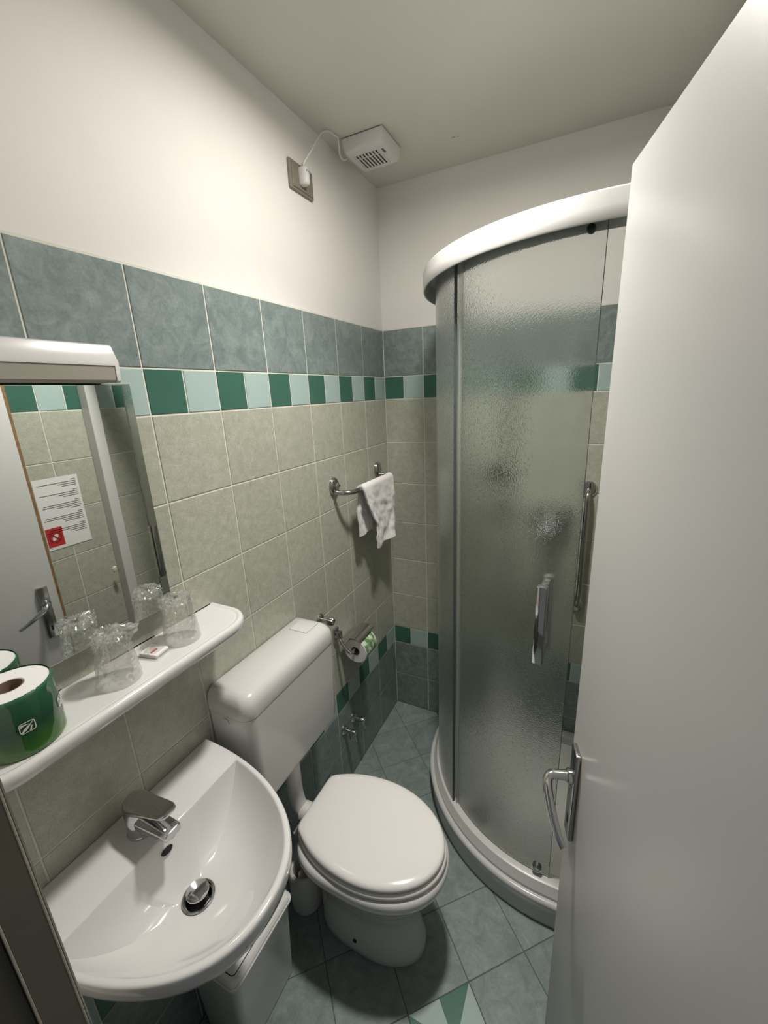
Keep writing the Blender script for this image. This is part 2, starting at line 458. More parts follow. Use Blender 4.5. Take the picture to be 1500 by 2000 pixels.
# ---------------------------------------------------------------- ceiling lamp
lx, ly = 0.57, -0.86
cl = thing('ceiling_lamp', 'round white ceiling lamp lighting the room just above the picture', 'lamp', (lx, ly, CEIL))
lathe('base', [(.088, 0), (.092, -.003), (.092, -.026), (.089, -.029), (.084, -.027), (.080, -.010)], M_plastic, cl, 40, cap1=False)
lathe('diffuser', [(.0795, -.010), (.066, -.016), (.04, -.019), (.0, -.020)], emit_mat('lamp_glow', (*LAMP_COLOR, 1), 12.0), cl, 40, cap0=False)
for nm, watts, spread, dz in (('lamp_light', LAMP_GLOW, 180.0, -.022), ('lens_light', LAMP_WATTS, LAMP_SPREAD, -.024)):
    ld = bpy.data.lights.new(nm, 'AREA'); ld.shape = 'DISK'; ld.size = .14
    ld.energy = watts; ld.color = LAMP_COLOR; ld.spread = radians(spread)
    ld.cycles.is_caustics_light = True          # lets the light refract through the shower glass
    lo_ = bpy.data.objects.new(nm, ld); COL.objects.link(lo_); lo_.parent = cl; lo_.location = (0, 0, dz)

# ---------------------------------------------------------------- door
DD = V((0.236, -0.9717, 0)); DN = V((-0.9717, -0.236, 0))      # along the leaf to the hinge, and out of its visible face
dyaw = atan2(DD.y, DD.x)
DLEN, DTH = 0.70, 0.04
d1 = thing('door_1', 'open white flush door filling the right edge of the view', 'door', (0.8934, -1.106, 0), (0, 0, dyaw), kind='structure')
# local axes: x along the leaf, y = left of it (away from the visible face is +y?), z up
sgn = 1 if V((-sin(dyaw), cos(dyaw), 0)).dot(DN) > 0 else -1
def dl(x0, x1, n0, n1, z0, z1):
    y = sorted((sgn * n0, sgn * n1)); return (x0, y[0], z0), (x1, y[1], z1)
lo, hi = dl(0.0015, DLEN, -DTH, 0, .012, 1.996)
bm = bmesh.new(); add_box(bm, lo, hi, .002, 2)
from_bm('door_panel', bm, M_door, d1)
lo, hi = dl(-.0006, .0015, -DTH + .003, -.0035, .014, 1.994)
box('edge_strip', lo, hi, M_dooredge, d1)
lo, hi = dl(-.006, 0, -.028, -.012, 1.045, 1.075)
box('latch', lo, hi, M_brass, d1, .002)
lo, hi = dl(-.011, -.0008, -DTH, -.0235, .014, 1.994)
box('rebate_lip', lo, hi, M_dooredge, d1, .0015, 1)
lo, hi = dl(.027, .060, 0, .009, .895, 1.096)
pl = box('handle_plate', lo, hi, M_chrome_d, d1, .0022)
lv = bmesh.new()
zl = 1.034
path = catmull([(.043, sgn * .008, zl), (.043, sgn * .030, zl), (.046, sgn * .046, zl - .001), (.058, sgn * .052, zl - .009), (.085, sgn * .050, zl - .027), (.112, sgn * .044, zl - .046), (.133, sgn * .035, zl - .060)], 7)
rr = [.0095, .009, .0085, .0085, .008, .007, .0055]
rad = []
for k in range(len(path)):
    f = k / (len(path) - 1) * (len(rr) - 1); i0 = min(int(f), len(rr) - 2)
    rad.append(rr[i0] + (rr[i0 + 1] - rr[i0]) * (f - i0))
add_tube(lv, path, rad, 14)
from_bm('lever', lv, M_chrome, pl, 60)
lathe('lever_collar', [(.0135, 0), (.0135, .006), (.011, .008), (.009, .008)], M_chrome, pl, 24,
      M=Matrix.Translation((.043, sgn * .009, zl)) @ Matrix.Rotation(-sgn * pi / 2, 4, 'X'))
lo, hi = dl(.0395, .0465, .0085, .0097, .925, .945)
box('keyhole', lo, hi, M_dark, pl, .0003, 1)

# ---------------------------------------------------------------- mirror, lamp above it
mi = thing('mirror', 'frameless rectangular wall mirror above the white shelf', 'mirror', (0, 0, 0))
mi.location = (.0, -1.461, 1.2705); mi.rotation_euler = (0, .0075, 0)
box('backing_board', (0, -.2032, 0), (.0228, .2032, .4945), M_mirroredge, mi, .0006, 1)
box('reflecting_face', (.0225, -.2020, .0012), (.0238, .2020, .4933), M_mirror, mi, .0002, 1)

ml = thing('mirror_light', 'switched-off white strip light with a grey diffuser above the mirror', 'light', (0, 0, 0))
def prism_y(bm, prof, y0, y1):
    add_loft(bm, [[(x, y0, z) for x, z in prof], [(x, y1, z) for x, z in prof]])
bm = bmesh.new()
prism_y(bm, [(.004, 1.768), (.012, 1.768), (.012, 1.796), (.066, 1.796), (.066, 1.803), (.052, 1.832), (.045, 1.835), (.004, 1.835)], -1.66, -1.305)
prism_y(bm, [(.004, 1.768), (.058, 1.766), (.064, 1.77), (.066, 1.803), (.052, 1.832), (.045, 1.835), (.004, 1.835)], -1.305, -1.2975)
prism_y(bm, [(.004, 1.771), (.052, 1.771), (.058, 1.776), (.060, 1.803), (.048, 1.829), (.041, 1.832), (.004, 1.832)], -1.2975, -1.295)
from_bm('housing', bm, M_plastic, ml, 30)
bm = bmesh.new()
prism_y(bm, [(.013, 1.7665), (.055, 1.7665), (.0625, 1.771), (.0645, 1.7955), (.013, 1.7955)], -1.658, -1.3055)
from_bm('diffuser', bm, M_diff, ml, 30)

# ---------------------------------------------------------------- shelf
def shelf_outline(inset, back=0.0):
    x1, y0, y1, r = .148 - inset, -1.694 + inset, -1.127 - inset, .075 - inset
    P = [(back, y0)]
    for k in range(9):
        a = radians(-90 + 90 * k / 8); P.append((x1 - r + r * cos(a), y0 + r + r * sin(a)))
    for k in range(9):
        a = radians(90 * k / 8); P.append((x1 - r + r * cos(a), y1 - r + r * sin(a)))
    P.append((back, y1))
    return P
sh = thing('shelf', 'long white wall shelf with rounded ends under the mirror', 'shelf', (0, 0, 0))
bm = bmesh.new()
rings = []
for ins, z in ((.045, 1.158), (.028, 1.164), (.013, 1.172), (.003, 1.182), (0, 1.192), (0, 1.200), (.003, 1.2055), (.008, 1.207), (.012, 1.2065), (.0145, 1.2045), (.017, 1.2042), (.021, 1.2046), (.0235, 1.2042)):
    rings.append([(x, y, z) for x, y in shelf_outline(ins)])
add_loft(bm, rings)
from_bm('board', bm, M_shelf, sh, 50)
SZ = 1.2042

# green wrapped paper roll standing on the shelf
rc = V((.078, -1.592, SZ))
tr_ = thing('toilet_roll', 'new toilet roll in green printed film standing on the shelf', 'toilet roll', rc)
RR, RH = .0555, .102
bm = bmesh.new()
add_lathe(bm, [(.0195, .002), (RR - .003, .002), (RR - .001, .004), (RR - .001, RH - .003), (RR - .004, RH), (.0205, RH), (.0195, RH - .001), (.0195, .002)], 48, cap0=False, cap1=False)
from_bm('paper', bm, M_paper, tr_, 40)
lathe('core', [(.0194, .003), (.0194, RH - .0005), (.0178, RH - .0005), (.0178, .003)], M_card, tr_, 32, cap0=False, cap1=False)
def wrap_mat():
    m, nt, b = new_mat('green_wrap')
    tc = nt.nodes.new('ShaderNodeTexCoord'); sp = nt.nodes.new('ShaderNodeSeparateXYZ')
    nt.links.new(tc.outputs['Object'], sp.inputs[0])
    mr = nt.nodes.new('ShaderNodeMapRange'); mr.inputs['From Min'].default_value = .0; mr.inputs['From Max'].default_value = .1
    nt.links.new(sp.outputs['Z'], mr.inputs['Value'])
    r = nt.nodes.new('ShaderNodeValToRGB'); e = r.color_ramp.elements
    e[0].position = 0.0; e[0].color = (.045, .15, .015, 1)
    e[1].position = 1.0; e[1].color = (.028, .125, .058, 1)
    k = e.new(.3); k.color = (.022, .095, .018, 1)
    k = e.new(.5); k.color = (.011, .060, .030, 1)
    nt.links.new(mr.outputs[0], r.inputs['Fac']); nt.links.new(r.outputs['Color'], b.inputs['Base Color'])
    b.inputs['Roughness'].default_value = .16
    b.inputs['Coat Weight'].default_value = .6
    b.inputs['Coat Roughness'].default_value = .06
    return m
bm = bmesh.new(); NS = 96
prof = [(RR - .012, .0006), (RR - .002, .0008), (RR, .004)] + [(RR, .004 + .0045 * k) for k in range(1, 21)] + [(RR + .0002, RH - .003), (RR - .001, RH + .001), (RR - .0025, RH + .002)]
rings = []
for r, z in prof:
    ring = []
    for i in range(NS):
        a = 2 * pi * i / NS
        n = noise.noise(V((3 * cos(a) + z * 34, 3 * sin(a), z * 14 - a * 3.5)))
        n2 = abs(noise.noise(V((9 * cos(a) + z * 60, 9 * sin(a) + z * 20, z * 20))))
        d = .0008 * n - .0010 * n2 if .006 < z else 0
        ring.append(((r + d) * cos(a), (r + d) * sin(a), z + (.0012 * noise.noise(V((5 * cos(a), 5 * sin(a), 3))) if z > RH - .004 else 0)))
    rings.append(ring)
add_loft(bm, rings, True, False, False)
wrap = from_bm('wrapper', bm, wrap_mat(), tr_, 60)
def on_roll(a, z, off=.0014): return ((RR + off) * cos(a), (RR + off) * sin(a), z)
def roll_print(parts_rings, a0, name='emblem'):
    bm = bmesh.new()
    for P, Q in parts_rings:      # strips between two matched polylines (du across, dz up), in metres
        vs = [[bm.verts.new(on_roll(a0 + x / RR, z)) for x, z in L_] for L_ in (P, Q)]
        for i in range(len(P) - 1):
            bm.faces.new((vs[0][i], vs[0][i + 1], vs[1][i + 1], vs[1][i]))
    o = from_bm(name, bm, M_pale, wrap, None)
    return o
def emblem(a0, zc, s):
    O = rrect(.021 * s, .019 * s, .0045 * s, 5); I = rrect(.0185 * s, .0165 * s, .0035 * s, 5)
    O = [(x, z + zc) for x, z in O]; I = [(x, z + zc) for x, z in I]
    strips = [(O + O[:1], I + I[:1])]
    # two leaf-like sweeps and a stem inside the frame
    A = [(-.0088, -.0070), (-.0060, -.0022), (-.0010, .0012), (.0035, .0034), (.0072, .0066)]
    B = [(-.0088, -.0078), (-.0030, -.0058), (.0012, -.0016), (.0042, .0018), (.0080, .0060)]
    strips.append(([(x * s, z * s + zc) for x, z in A], [(x * s, z * s + zc) for x, z in B]))
    A = [(-.0080, .0070), (-.0040, .0066), (-.0005, .0056), (.0025, .0044)]
    B = [(-.0086, .0010), (-.0055, .0036), (-.0015, .0044), (.0020, .0038)]
    strips.append(([(x * s, z * s + zc) for x, z in A], [(x * s, z * s + zc) for x, z in B]))
    A = [(.0012, -.0078), (.0030, -.0030), (.0052, .0002)]
    B = [(.0038, -.0078), (.0050, -.0034), (.0064, -.0004)]
    strips.append(([(x * s, z * s + zc) for x, z in A], [(x * s, z * s + zc) for x, z in B]))
    return strips
aim = -0.287                             # the emblem faces the doorway
roll_print(emblem(0, .053, .95), aim + .10)
roll_print(emblem(0, .053, .95), aim + 1.22)

# wrapped plastic cups
def cup(center, label, seed, flap):
    c = thing('plastic_cup', label, 'cup', center, (0, 0, 0.3 * seed), group='wrapped plastic cups on the shelf')
    lathe('cup_body', [(.0365, .0012), (.037, .002), (.0365, .004), (.0350, .012), (.0345, .016), (.0275, .088), (.0265, .0925), (.0245, .0935), (0, .0935)], M_cup, c, 40, cap0=False, cap1=False)
    bm = bmesh.new(); n = 110; rings = []
    for k in range(37):
        t = k / 36
        z = .0008 + .1035 * min(1, t * 1.28)
        r = .0390 - .0105 * min(1, t * 1.28)
        if t > .78: r *= max(.04, 1 - ((t - .78) / .22) ** 1.6); z = .1043 + .006 * sin(pi * (t - .78) / .22)
        ring = []
        for i in range(n):
            a = 2 * pi * i / n
            am = .0008 + (.0075 * min(1, (t - .56) / .12) if t > .56 else .0022 * t)
            v = V((cos(a) * 4.2 + seed * 9, sin(a) * 4.2, z * 110 + t * 9))
            d = noise.noise(v) * am + noise.noise(v * 2.7) * am * .7
            f = 0
            if flap and .60 < t < .86:
                da = (a - flap + pi) % (2 * pi) - pi
                f = .020 * math.exp(-(da / .28) ** 2) * sin(pi * (t - .60) / .26)
            ring.append(((r + d + f) * cos(a), (r + d + f) * sin(a), z + noise.noise(v * 1.7) * am * .8))
        rings.append(ring)
    add_loft(bm, rings, True, False, False)
    from_bm('wrapping_film', bm, M_film, c, 14)
    return c
cup((.078, -1.4335, SZ), 'upturned clear cup in crinkled film with a loose flap beside the green roll', 1, 0.9)
cup((.072, -1.2835, SZ), 'upturned clear cup in film standing nearer the rounded shelf end', 2, 0)

# soap sachet
so = thing('soap_packet', 'small white wrapped soap with red print between the two cups', 'soap', (.062, -1.348, SZ), (0, 0, radians(12)))
box('soap_bar', (-.0225, -.0185, .0006), (.0225, .0185, .0095), M_paper, so, .003, 3)
bm = bmesh.new()
NN = 14
grid = [[bm.verts.new(((i / NN - .5) * .058, (j / NN - .5) * .052, .0012 + .0098 * max(0, 1 - (abs(i / NN - .5) * 2.05) ** 4) * max(0, 1 - (abs(j / NN - .5) * 2.05) ** 4) + .0012 * noise.noise(V((i * .8, j * .8, 4))))) for j in range(NN + 1)] for i in range(NN + 1)]
for i in range(NN):
    for j in range(NN): bm.faces.new((grid[i][j], grid[i + 1][j], grid[i + 1][j + 1], grid[i][j + 1]))
from_bm('film_sleeve', bm, M_film, so, 12)
for dx, dy, w, h in ((.004, -.004, .006, .017), (-.003, .001, .0035, .012), (-.009, .002, .0025, .010)):
    box('red_mark', (dx - w / 2, dy - h / 2, .0094), (dx + w / 2, dy + h / 2, .0098), M_red if w > .004 else pbr('faint_red', (.62, .35, .33), .6), so)

# ---------------------------------------------------------------- washbasin
ba = thing('washbasin', 'white wall-hung ceramic washbasin with bowed front in the lower left', 'washbasin', (0, -1.458, 0))
BD = V((.212, 0)); BZ = .843; BN = 2.25
def sup(x, a, b, n=BN):
    return b * max(0, 1 - (x / a) ** n) ** (1 / n) if x < a else 0
def cast(th, kind):
    """distance from the drain centre to the outer edge / the bowl edge along th"""
    dx, dy = cos(th), sin(th)
    a, b, x0, xs = (.420, .2325, 0.0, 0.0) if kind == 'o' else (.404, .2185, .130, 0.0)
    lo_, hi_ = 0, .6
    for _ in range(40):
        m = (lo_ + hi_) / 2
        x, y = BD.x + dx * m, BD.y + dy * m
        ins = x > x0 and x < a and abs(y) < sup(max(x, 0), a, b)
        if ins: lo_ = m
        else: hi_ = m
    return lo_
crit = []
for kind, x0, b in (('o', 0, .2325), ('i', .130, sup(.130, .404, .2185))):
    a = atan2(b, x0 - BD.x); crit += [a, -a]
ths = sorted([-pi + 2 * pi * k / 120 for k in range(120)] + crit)
def ring_at(fr, z, kind, inset=0.0):
    out = []
    for th in ths:
        d = max(0.001, cast(th, kind) * fr - inset)
        out.append((BD.x + cos(th) * d, BD.y + sin(th) * d, z))
    return out
bm = bmesh.new()
zb = .722
rings = [[(BD.x + .0262 * cos(t), BD.y + .0262 * sin(t), zb) for t in ths]]
inner = [cast(t, 'i') for t in ths]
outer = [cast(t, 'o') for t in ths]
for k in range(1, 21):
    f = k / 20
    ring = []
    for th, di in zip(ths, inner):
        d0 = .0262
        d = d0 + (di - d0) * f
        prof = (.16 * f + .84 * f ** 3.2) if di > .12 else (.10 * f + .9 * f ** 2.2)
        z = zb + (BZ - .004 - zb) * prof
        ring.append((BD.x + cos(th) * d, BD.y + sin(th) * d, z))
    rings.append(ring)
def mixr(f, z, drop=0.0):
    return [(BD.x + cos(t) * (di + (do - di) * f), BD.y + sin(t) * (di + (do - di) * f), z) for t, di, do in zip(ths, inner, outer)]
def edge(off, z):
    return [(max(0, BD.x + cos(t) * (do - off)), BD.y + sin(t) * (do - off), z) for t, do in zip(ths, outer)]
rings.append([(BD.x + cos(t) * (di + .0015), BD.y + sin(t) * (di + .0015), BZ - .0012) for t, di in zip(ths, inner)])
rings.append([(BD.x + cos(t) * (di + .004), BD.y + sin(t) * (di + .004), BZ) for t, di in zip(ths, inner)])
rings += [edge(.006, BZ), edge(.0025, BZ - .001), edge(.0006, BZ - .004), edge(0, BZ - .009), edge(.0006, BZ - .030), edge(.004, BZ - .042), edge(.013, BZ - .052)]
def under(f, z):
    return [(max(0, (BD.x + cos(t) * do) * f), (BD.y + sin(t) * do) * (f * .9 + .1), z) for t, do in zip(ths, outer)]
rings += [under(.86, BZ - .075), under(.70, BZ - .115), under(.5, BZ - .145), under(.28, BZ - .165)]
add_loft(bm, rings, True, False, True)
from_bm('bowl', bm, M_ceramic, ba, 50)
dr = lathe('drain_ring', [(.0330, .0005), (.0330, .0020), (.0312, .0030), (.0280, .0024), (.0266, -.004), (.0266, -.03)], M_chrome_d, ba, 40, M=Matrix.Translation((BD.x, BD.y, zb + .0025)), cap0=False, cap1=False)
lathe('drain_well', [(.0265, -.006), (.0265, -.022), (0, -.022)], M_dark, ba, 32, M=Matrix.Translation((BD.x, BD.y, zb + .0025)), cap0=False)
lathe('plug', [(.004, -.017), (.004, .004), (.0215, .005), (.0232, .0065), (.0226, .009), (.015, .0108), (0, .0115)], M_chrome, ba, 40, M=Matrix.Translation((BD.x - .003, BD.y + .002, zb + .0065)))
# overflow slot in the back slope of the bowl
lathe('overflow_hole', [(0, .0), (.0125, .0), (.0125, .004), (.0, .004)], M_dark, ba, 24,
      M=Matrix.Translation((.1365, .0, .812)) @ Matrix.Rotation(radians(62), 4, 'Y') @ Matrix.Scale(.5, 4, (1, 0, 0)))

# mixer tap
fa = thing('mixer_tap', 'chrome single-lever mixer tap on the washbasin deck', 'tap', (.072, -1.460, BZ))
lathe('base_ring', [(.0295, 0), (.0295, .004), (.0275, .006)], M_chrome, fa, 36)
bm = bmesh.new()
add_lathe(bm, [(.0280, .003), (.0276, .03), (.0270, .052), (.0250, .062)], 36)
from_bm('body', bm, M_chrome, fa, 40)
bm = bmesh.new(); rings = []
for t, x, zc, w, h in ((0, .008, .036, .0225, .019), (.2, .028, .0375, .0220, .017), (.5, .060, .041, .0212, .0140), (.8, .092, .0440, .020, .0112), (.95, .106, .0448, .019, .0095), (1, .1095, .0450, .0165, .007)):
    rings.append([(x, px, zc + pz) for px, pz in rrect(2 * w, 2 * h, min(w, h) * .75, 5)])
add_loft(bm, rings)
sp = from_bm('spout', bm, M_chrome, fa, 40)
lathe('aerator', [(.011, .0), (.011, -.005), (.009, -.006), (0, -.006)], M_chrome_d, sp, 24, M=Matrix.Translation((.094, 0, .035)))
bm = bmesh.new(); rings = []
# lever: a domed cap over the body that flattens into a paddle reaching over the spout
for x, zc, w, h in ((-.0255, .062, .006, .008), (-.0235, .063, .0145, .0155), (-.016, .066, .0215, .0205), (.002, .0705, .0250, .0225), (.020, .0745, .0245, .0190), (.036, .0795, .0232, .0135), (.056, .0855, .0222, .0085), (.080, .0925, .0212, .006), (.100, .0975, .0195, .005), (.111, .1000, .0155, .0045), (.115, .1008, .0085, .003)):
    rings.append([(x, px, zc + pz) for px, pz in rrect(2 * w, 2 * h, min(w, h) * .92, 6)])
add_loft(bm, rings)
from_bm('lever', bm, M_chrome, fa, 50)

# ---------------------------------------------------------------- cistern
ci = thing('cistern', 'white plastic toilet cistern with a square flush button on the tiled wall', 'cistern', (0, -.992, 0))
def slab(x0, x1, hw, r, z, n=6):
    """outline at height z: flat back at x0, rounded front corners at x1"""
    P = [(x0, -hw, z)]
    for k in range(n + 1):
        a = radians(-90 + 90 * k / n); P.append((x1 - r + r * cos(a), -hw + r + r * sin(a), z))
    for k in range(n + 1):
        a = radians(90 * k / n); P.append((x1 - r + r * cos(a), hw - r + r * sin(a), z))
    P.append((x0, hw, z))
    return P
bm = bmesh.new()
add_loft(bm, [slab(.004, .118, .175, .025, .606), slab(.004, .132, .190, .028, .612), slab(.004, .138, .198, .03, .630), slab(.004, .142, .206, .032, .80), slab(.004, .1435, .209, .033, .9155)])
from_bm('tank', bm, M_plastic, ci, 40)
bm = bmesh.new()
add_loft(bm, [slab(.004, .1405, .206, .032, .9155), slab(.004, .1405, .206, .032, .9178)])
from_bm('lid_seam', bm, M_print, ci, 40)
bm = bmesh.new()
add_loft(bm, [slab(.004, .1445, .2105, .034, .9178), slab(.004, .1455, .2115, .034, .922), slab(.004, .1445, .2105, .034, .950), slab(.004, .140, .207, .034, .966), slab(.004, .131, .200, .034, .977), slab(.004, .118, .190, .032, .983), slab(.006, .10, .176, .03, .985)])
from_bm('lid', bm, M_plastic, ci, 55)
bm = bmesh.new()
add_loft(bm, [[(.063 + px, .148 + py, z) for px, py in rrect(.072, .068, .004, 3)] for z in (.982, .9852)])
from_bm('button_recess', bm, M_chrome_d, ci)
bm = bmesh.new()
add_loft(bm, [[(.063 + px, .148 + py, z) for px, py in rrect(.0700 - i, .066 - i, .0035, 3)] for z, i in ((.983, 0), (.9858, 0), (.9864, .002))])
from_bm('flush_button', bm, M_plastic, ci, 40)
tube('flush_pipe', catmull([(.072, 0.0, .612), (.072, 0, .52), (.072, 0, .46), (.075, 0, .41), (.085, 0, .378), (.108, 0, .362), (.136, 0, .36)], 6), .026, M_plasticm, ci, 20)
lathe('pipe_nut', [(.031, 0), (.034, .004), (.034, .03), (.031, .034)], M_plasticm, ci, 24, M=Matrix.Translation((.072, 0, .575)))
lathe('pipe_cuff', [(.030, 0), (.033, .004), (.033, .035), (.030, .04)], M_plasticm, ci, 24, M=Matrix.Translation((.096, 0, .361)) @ Matrix.Rotation(pi / 2, 4, 'Y'))
tube('seam_hair', [(.055, -.2118, .908), (.060, -.2122, .912), (.067, -.2122, .911), (.073, -.2120, .904), (.074, -.2115, .896)], .0005, M_print, ci, 5)

# ---------------------------------------------------------------- toilet
wc = thing('toilet', 'white ceramic floor-standing toilet with its lid closed', 'toilet', (0, -.992, 0))
def egg(xb, xf, hw, z, xm=None, n=72, sq=2.35, back=.55):
    """D-shaped outline: flattish back at xb, round front at xf, widest at xm"""
    xm = xm if xm is not None else xb + (xf - xb) * .48
    P = []
    for k in range(n):
        a = 2 * pi * k / n
        c, s = cos(a), sin(a)
        if c >= 0:
            e = 2 / 2.12; P.append((xm + (xf - xm) * abs(c) ** e, hw * (abs(s) ** e) * (1 if s > 0 else -1), z))
        else:
            e = 2 / 3.2; P.append((xm - (xm - xb) * abs(c) ** e, hw * (abs(s) ** e) * (1 if s > 0 else -1), z))
    return P
def dlid(xb, xf, hw, z, xm=.365, ab=.262, n=72, grow=0.0):
    """seat outline: straight narrow back at xb flaring to hw at xm, round front at xf"""
    P = []
    a0 = math.asin(min(1, (xm - xb) / ab))              # where the flank meets the back edge
    yb = hw * cos(a0)
    front = [(xm + (xf - xm) * sin(t) if t >= 0 else xm + ab * sin(t), hw * cos(t)) for t in [(-a0 + .10) + (pi / 2 + a0 - .10) * k / 30 for k in range(31)]]
    c0, c1 = front[0], (xb, yb - .022)
    corner = [((1 - t) ** 2 * c1[0] + 2 * t * (1 - t) * xb + t * t * c0[0], (1 - t) ** 2 * c1[1] + 2 * t * (1 - t) * (yb + .004) + t * t * c0[1]) for t in [k / 6 for k in range(6)]]
    half = corner + front
    return [(x, y, z) for x, y in half] + [(x, -y, z) for x, y in reversed(half[:-1])]
bm = bmesh.new()
def foot(xb, xf, hw, z): return egg(xb, xf, hw, z, .365)
add_loft(bm, [foot(.178, .532, .098, 0), foot(.174, .536, .101, .006), foot(.174, .533, .101, .03), foot(.176, .515, .098, .09), foot(.176, .505, .099, .15), foot(.170, .515, .108, .20), foot(.158, .545, .128, .26), foot(.148, .580, .150, .31),
              foot(.141, .600, .166, .345), foot(.139, .607, .172, .362), foot(.139, .609, .1735, .378), foot(.141, .606, .172, .389), foot(.145, .598, .166, .396), foot(.16, .58, .15, .398)])
from_bm('bowl', bm, M_ceramic, wc, 50)
bm = bmesh.new()
add_loft(bm, [dlid(.160, .590, .156, .3995), dlid(.152, .600, .1655, .4005), dlid(.150, .603, .168, .405), dlid(.151, .602, .167, .413), dlid(.156, .596, .161, .418), dlid(.17, .58, .15, .419)])
from_bm('seat', bm, M_seat, wc, 50)
bm = bmesh.new()
add_loft(bm, [dlid(.165, .580, .149, .4225), dlid(.154, .593, .160, .4232), dlid(.151, .597, .164, .427), dlid(.151, .597, .164, .433), dlid(.153, .594, .161, .4385), dlid(.159, .587, .155, .442), dlid(.18, .566, .140, .444), dlid(.24, .50, .09, .445)])
from_bm('lid', bm, M_seat, wc, 50)
for s in (-1, 1):
    bm = bmesh.new()
    add_tube(bm, [(.1455, s * .070, .4165), (.1455, s * .112, .4165)], .0085, 14)
    add_tube(bm, [(.150, s * .085, .394), (.148, s * .085, .4165)], .008, 14)
    from_bm('hinge', bm, M_chrome, wc, 40)
# capped fixing bolt low on the foot
lathe('fixing_bolt', [(.0065, 0), (.0065, .004), (.003, .006), (0, .006)], M_dark, wc, 16,
      M=Matrix.Translation((.335, -.0985, .055)) @ Matrix.Rotation(pi / 2, 4, 'X'))

# ---------------------------------------------------------------- brush holder and bin
bh = thing('brush_holder', 'white open-topped toilet brush holder between bin and toilet', 'brush holder', (.104, -1.033, 0))
lathe('holder_cup', [(0, .0), (.050, .0), (.0535, .004), (.0545, .02), (.054, .13), (.052, .150), (.048, .158), (.043, .160), (.037, .156), (.036, .145), (.036, .02), (0, .018)], M_plasticm, bh, 40)
lathe('brush_head', [(0, .03), (.024, .035), (.026, .09), (.02, .128), (.006, .134), (0, .134)], pbr('bristle', (.42, .38, .29), .9, bump=.8, bscale=300), bh, 24)

bi = thing('waste_bin', 'white rectangular swing-lid waste bin under the washbasin', 'bin', (0, 0, 0))
def bin_ring(x0, x1, y0, y1, z, r=.02):
    return [((x0 + x1) / 2 + px, (y0 + y1) / 2 + py, z) for px, py in rrect(x1 - x0, y1 - y0, r, 5)]
bm = bmesh.new()
add_loft(bm, [bin_ring(.025, .172, -1.404, -1.207, 0.0, .016), bin_ring(.022, .177, -1.408, -1.203, .005), bin_ring(.013, .2045, -1.422, -1.2065, .336)])
from_bm('bin_body', bm, M_binmat, bi, 40)
bm = bmesh.new()
add_loft(bm, [bin_ring(.011, .2075, -1.426, -1.2025, .331), bin_ring(.008, .2115, -1.430, -1.1985, .334), bin_ring(.008, .2115, -1.430, -1.1985, .339), bin_ring(.0105, .209, -1.4275, -1.201, .341), bin_ring(.0105, .209, -1.4275, -1.201, .345), bin_ring(.0125, .207, -1.4255, -1.203, .348), bin_ring(.017, .2025, -1.421, -1.2075, .3530)])
from_bm('bin_lid', bm, M_binmat, bi, 40)
bm = bmesh.new()
add_loft(bm, [[(.105 + px, -1.3145 + py, z) for px, py in rrect(.173, .194, .010, 4)] for z in (.352, .3534)])
fg = from_bm('flap_gap', bm, M_dark, bi, 40)
bm = bmesh.new()
add_loft(bm, [[(.105 + px, -1.3145 + py, z) for px, py in rrect(.1690 - i, .1900 - i, .009, 4)] for z, i in ((.352, 0), (.3536, 0), (.3544, .002))])
from_bm('swing_flap', bm, M_binmat, bi, 40)

# ---------------------------------------------------------------- shower
SCX, SCY = .87, -.225
def plan(t0, t1, n=48):
    """front line of the quadrant: 'u' < 0 runs along the left straight, 0..90 along the arc (degrees from left), > 90 along the right straight"""
    out = []
    us = [t0 + (t1 - t0) * k / n for k in range(n + 1)]
    for c in (0, 90):
        if t0 < c < t1: us.append(c)
    return sorted(set(us))
def plan_pt(u, R):
    if u < 0: return (SCX - R, SCY + (-u / 90) * (-SCY))                 # u = -90 at the back wall
    if u <= 90:
        a = radians(180 + u); return (SCX + R * cos(a), SCY + R * sin(a))
    return (SCX + (u - 90) / 90 * (W - SCX), SCY - R)                    # u = 180 at the right wall
def sweep(name, prof, u0, u1, mat, parent, n=72, smooth=30, closed=True):
    bm = bmesh.new()
    rings = []
    for u in plan(u0, u1, n):
        ring = []
        for R, z in prof:
            x, y = plan_pt(u, R); ring.append((x, y, z))
        rings.append(ring)
    add_loft(bm, rings, closed, closed, closed)
    return from_bm(name, bm, mat, parent, smooth)
EB = -89.5; EE = 179.6
st = thing('shower_tray', 'white quadrant shower tray with a curved front step', 'shower tray', (0, 0, 0))
sweep('curved_skirt', [(.546, 0.003), (.5475, .06), (.549, .084), (.553, .092), (.5555, .099), (.5545, .106), (.5505, .111), (.545, .113), (.538, .1135), (.537, .1238), (.47, .124), (.46, .119), (.45, .075), (.44, .068), (.44, .02), (.54, .003)], EB, EE, M_acryl, st, smooth=40)
bm = bmesh.new()
P = [plan_pt(u, .452) for u in plan(-90, 180, 60)] + [(W - .001, -.001)]
P = [(min(x, W - .001), min(y, -.001)) for x, y in P]
add_loft(bm, [[(x, y, .03) for x, y in P], [(x, y, .082) for x, y in P]])
from_bm('tray_floor', bm, pbr('tray_floor', (.84, .835, .81), .3, bump=.25, bscale=60), st, 30)
bm = bmesh.new()
add_box(bm, (SCX - .50, -.045, .06), (W - .001, -.001, .124), .008, 3)
add_box(bm, (W - .045, SCY - .50, .06), (W - .001, -.001, .124), .008, 3)
from_bm('wall_ledge', bm, M_acryl, st, 40)
lathe('drain_cover', [(.045, 0), (.045, .004), (.04, .008), (0, .009)], M_chrome_d, st, 32, M=Matrix.Translation((.602, -.545, .081)))

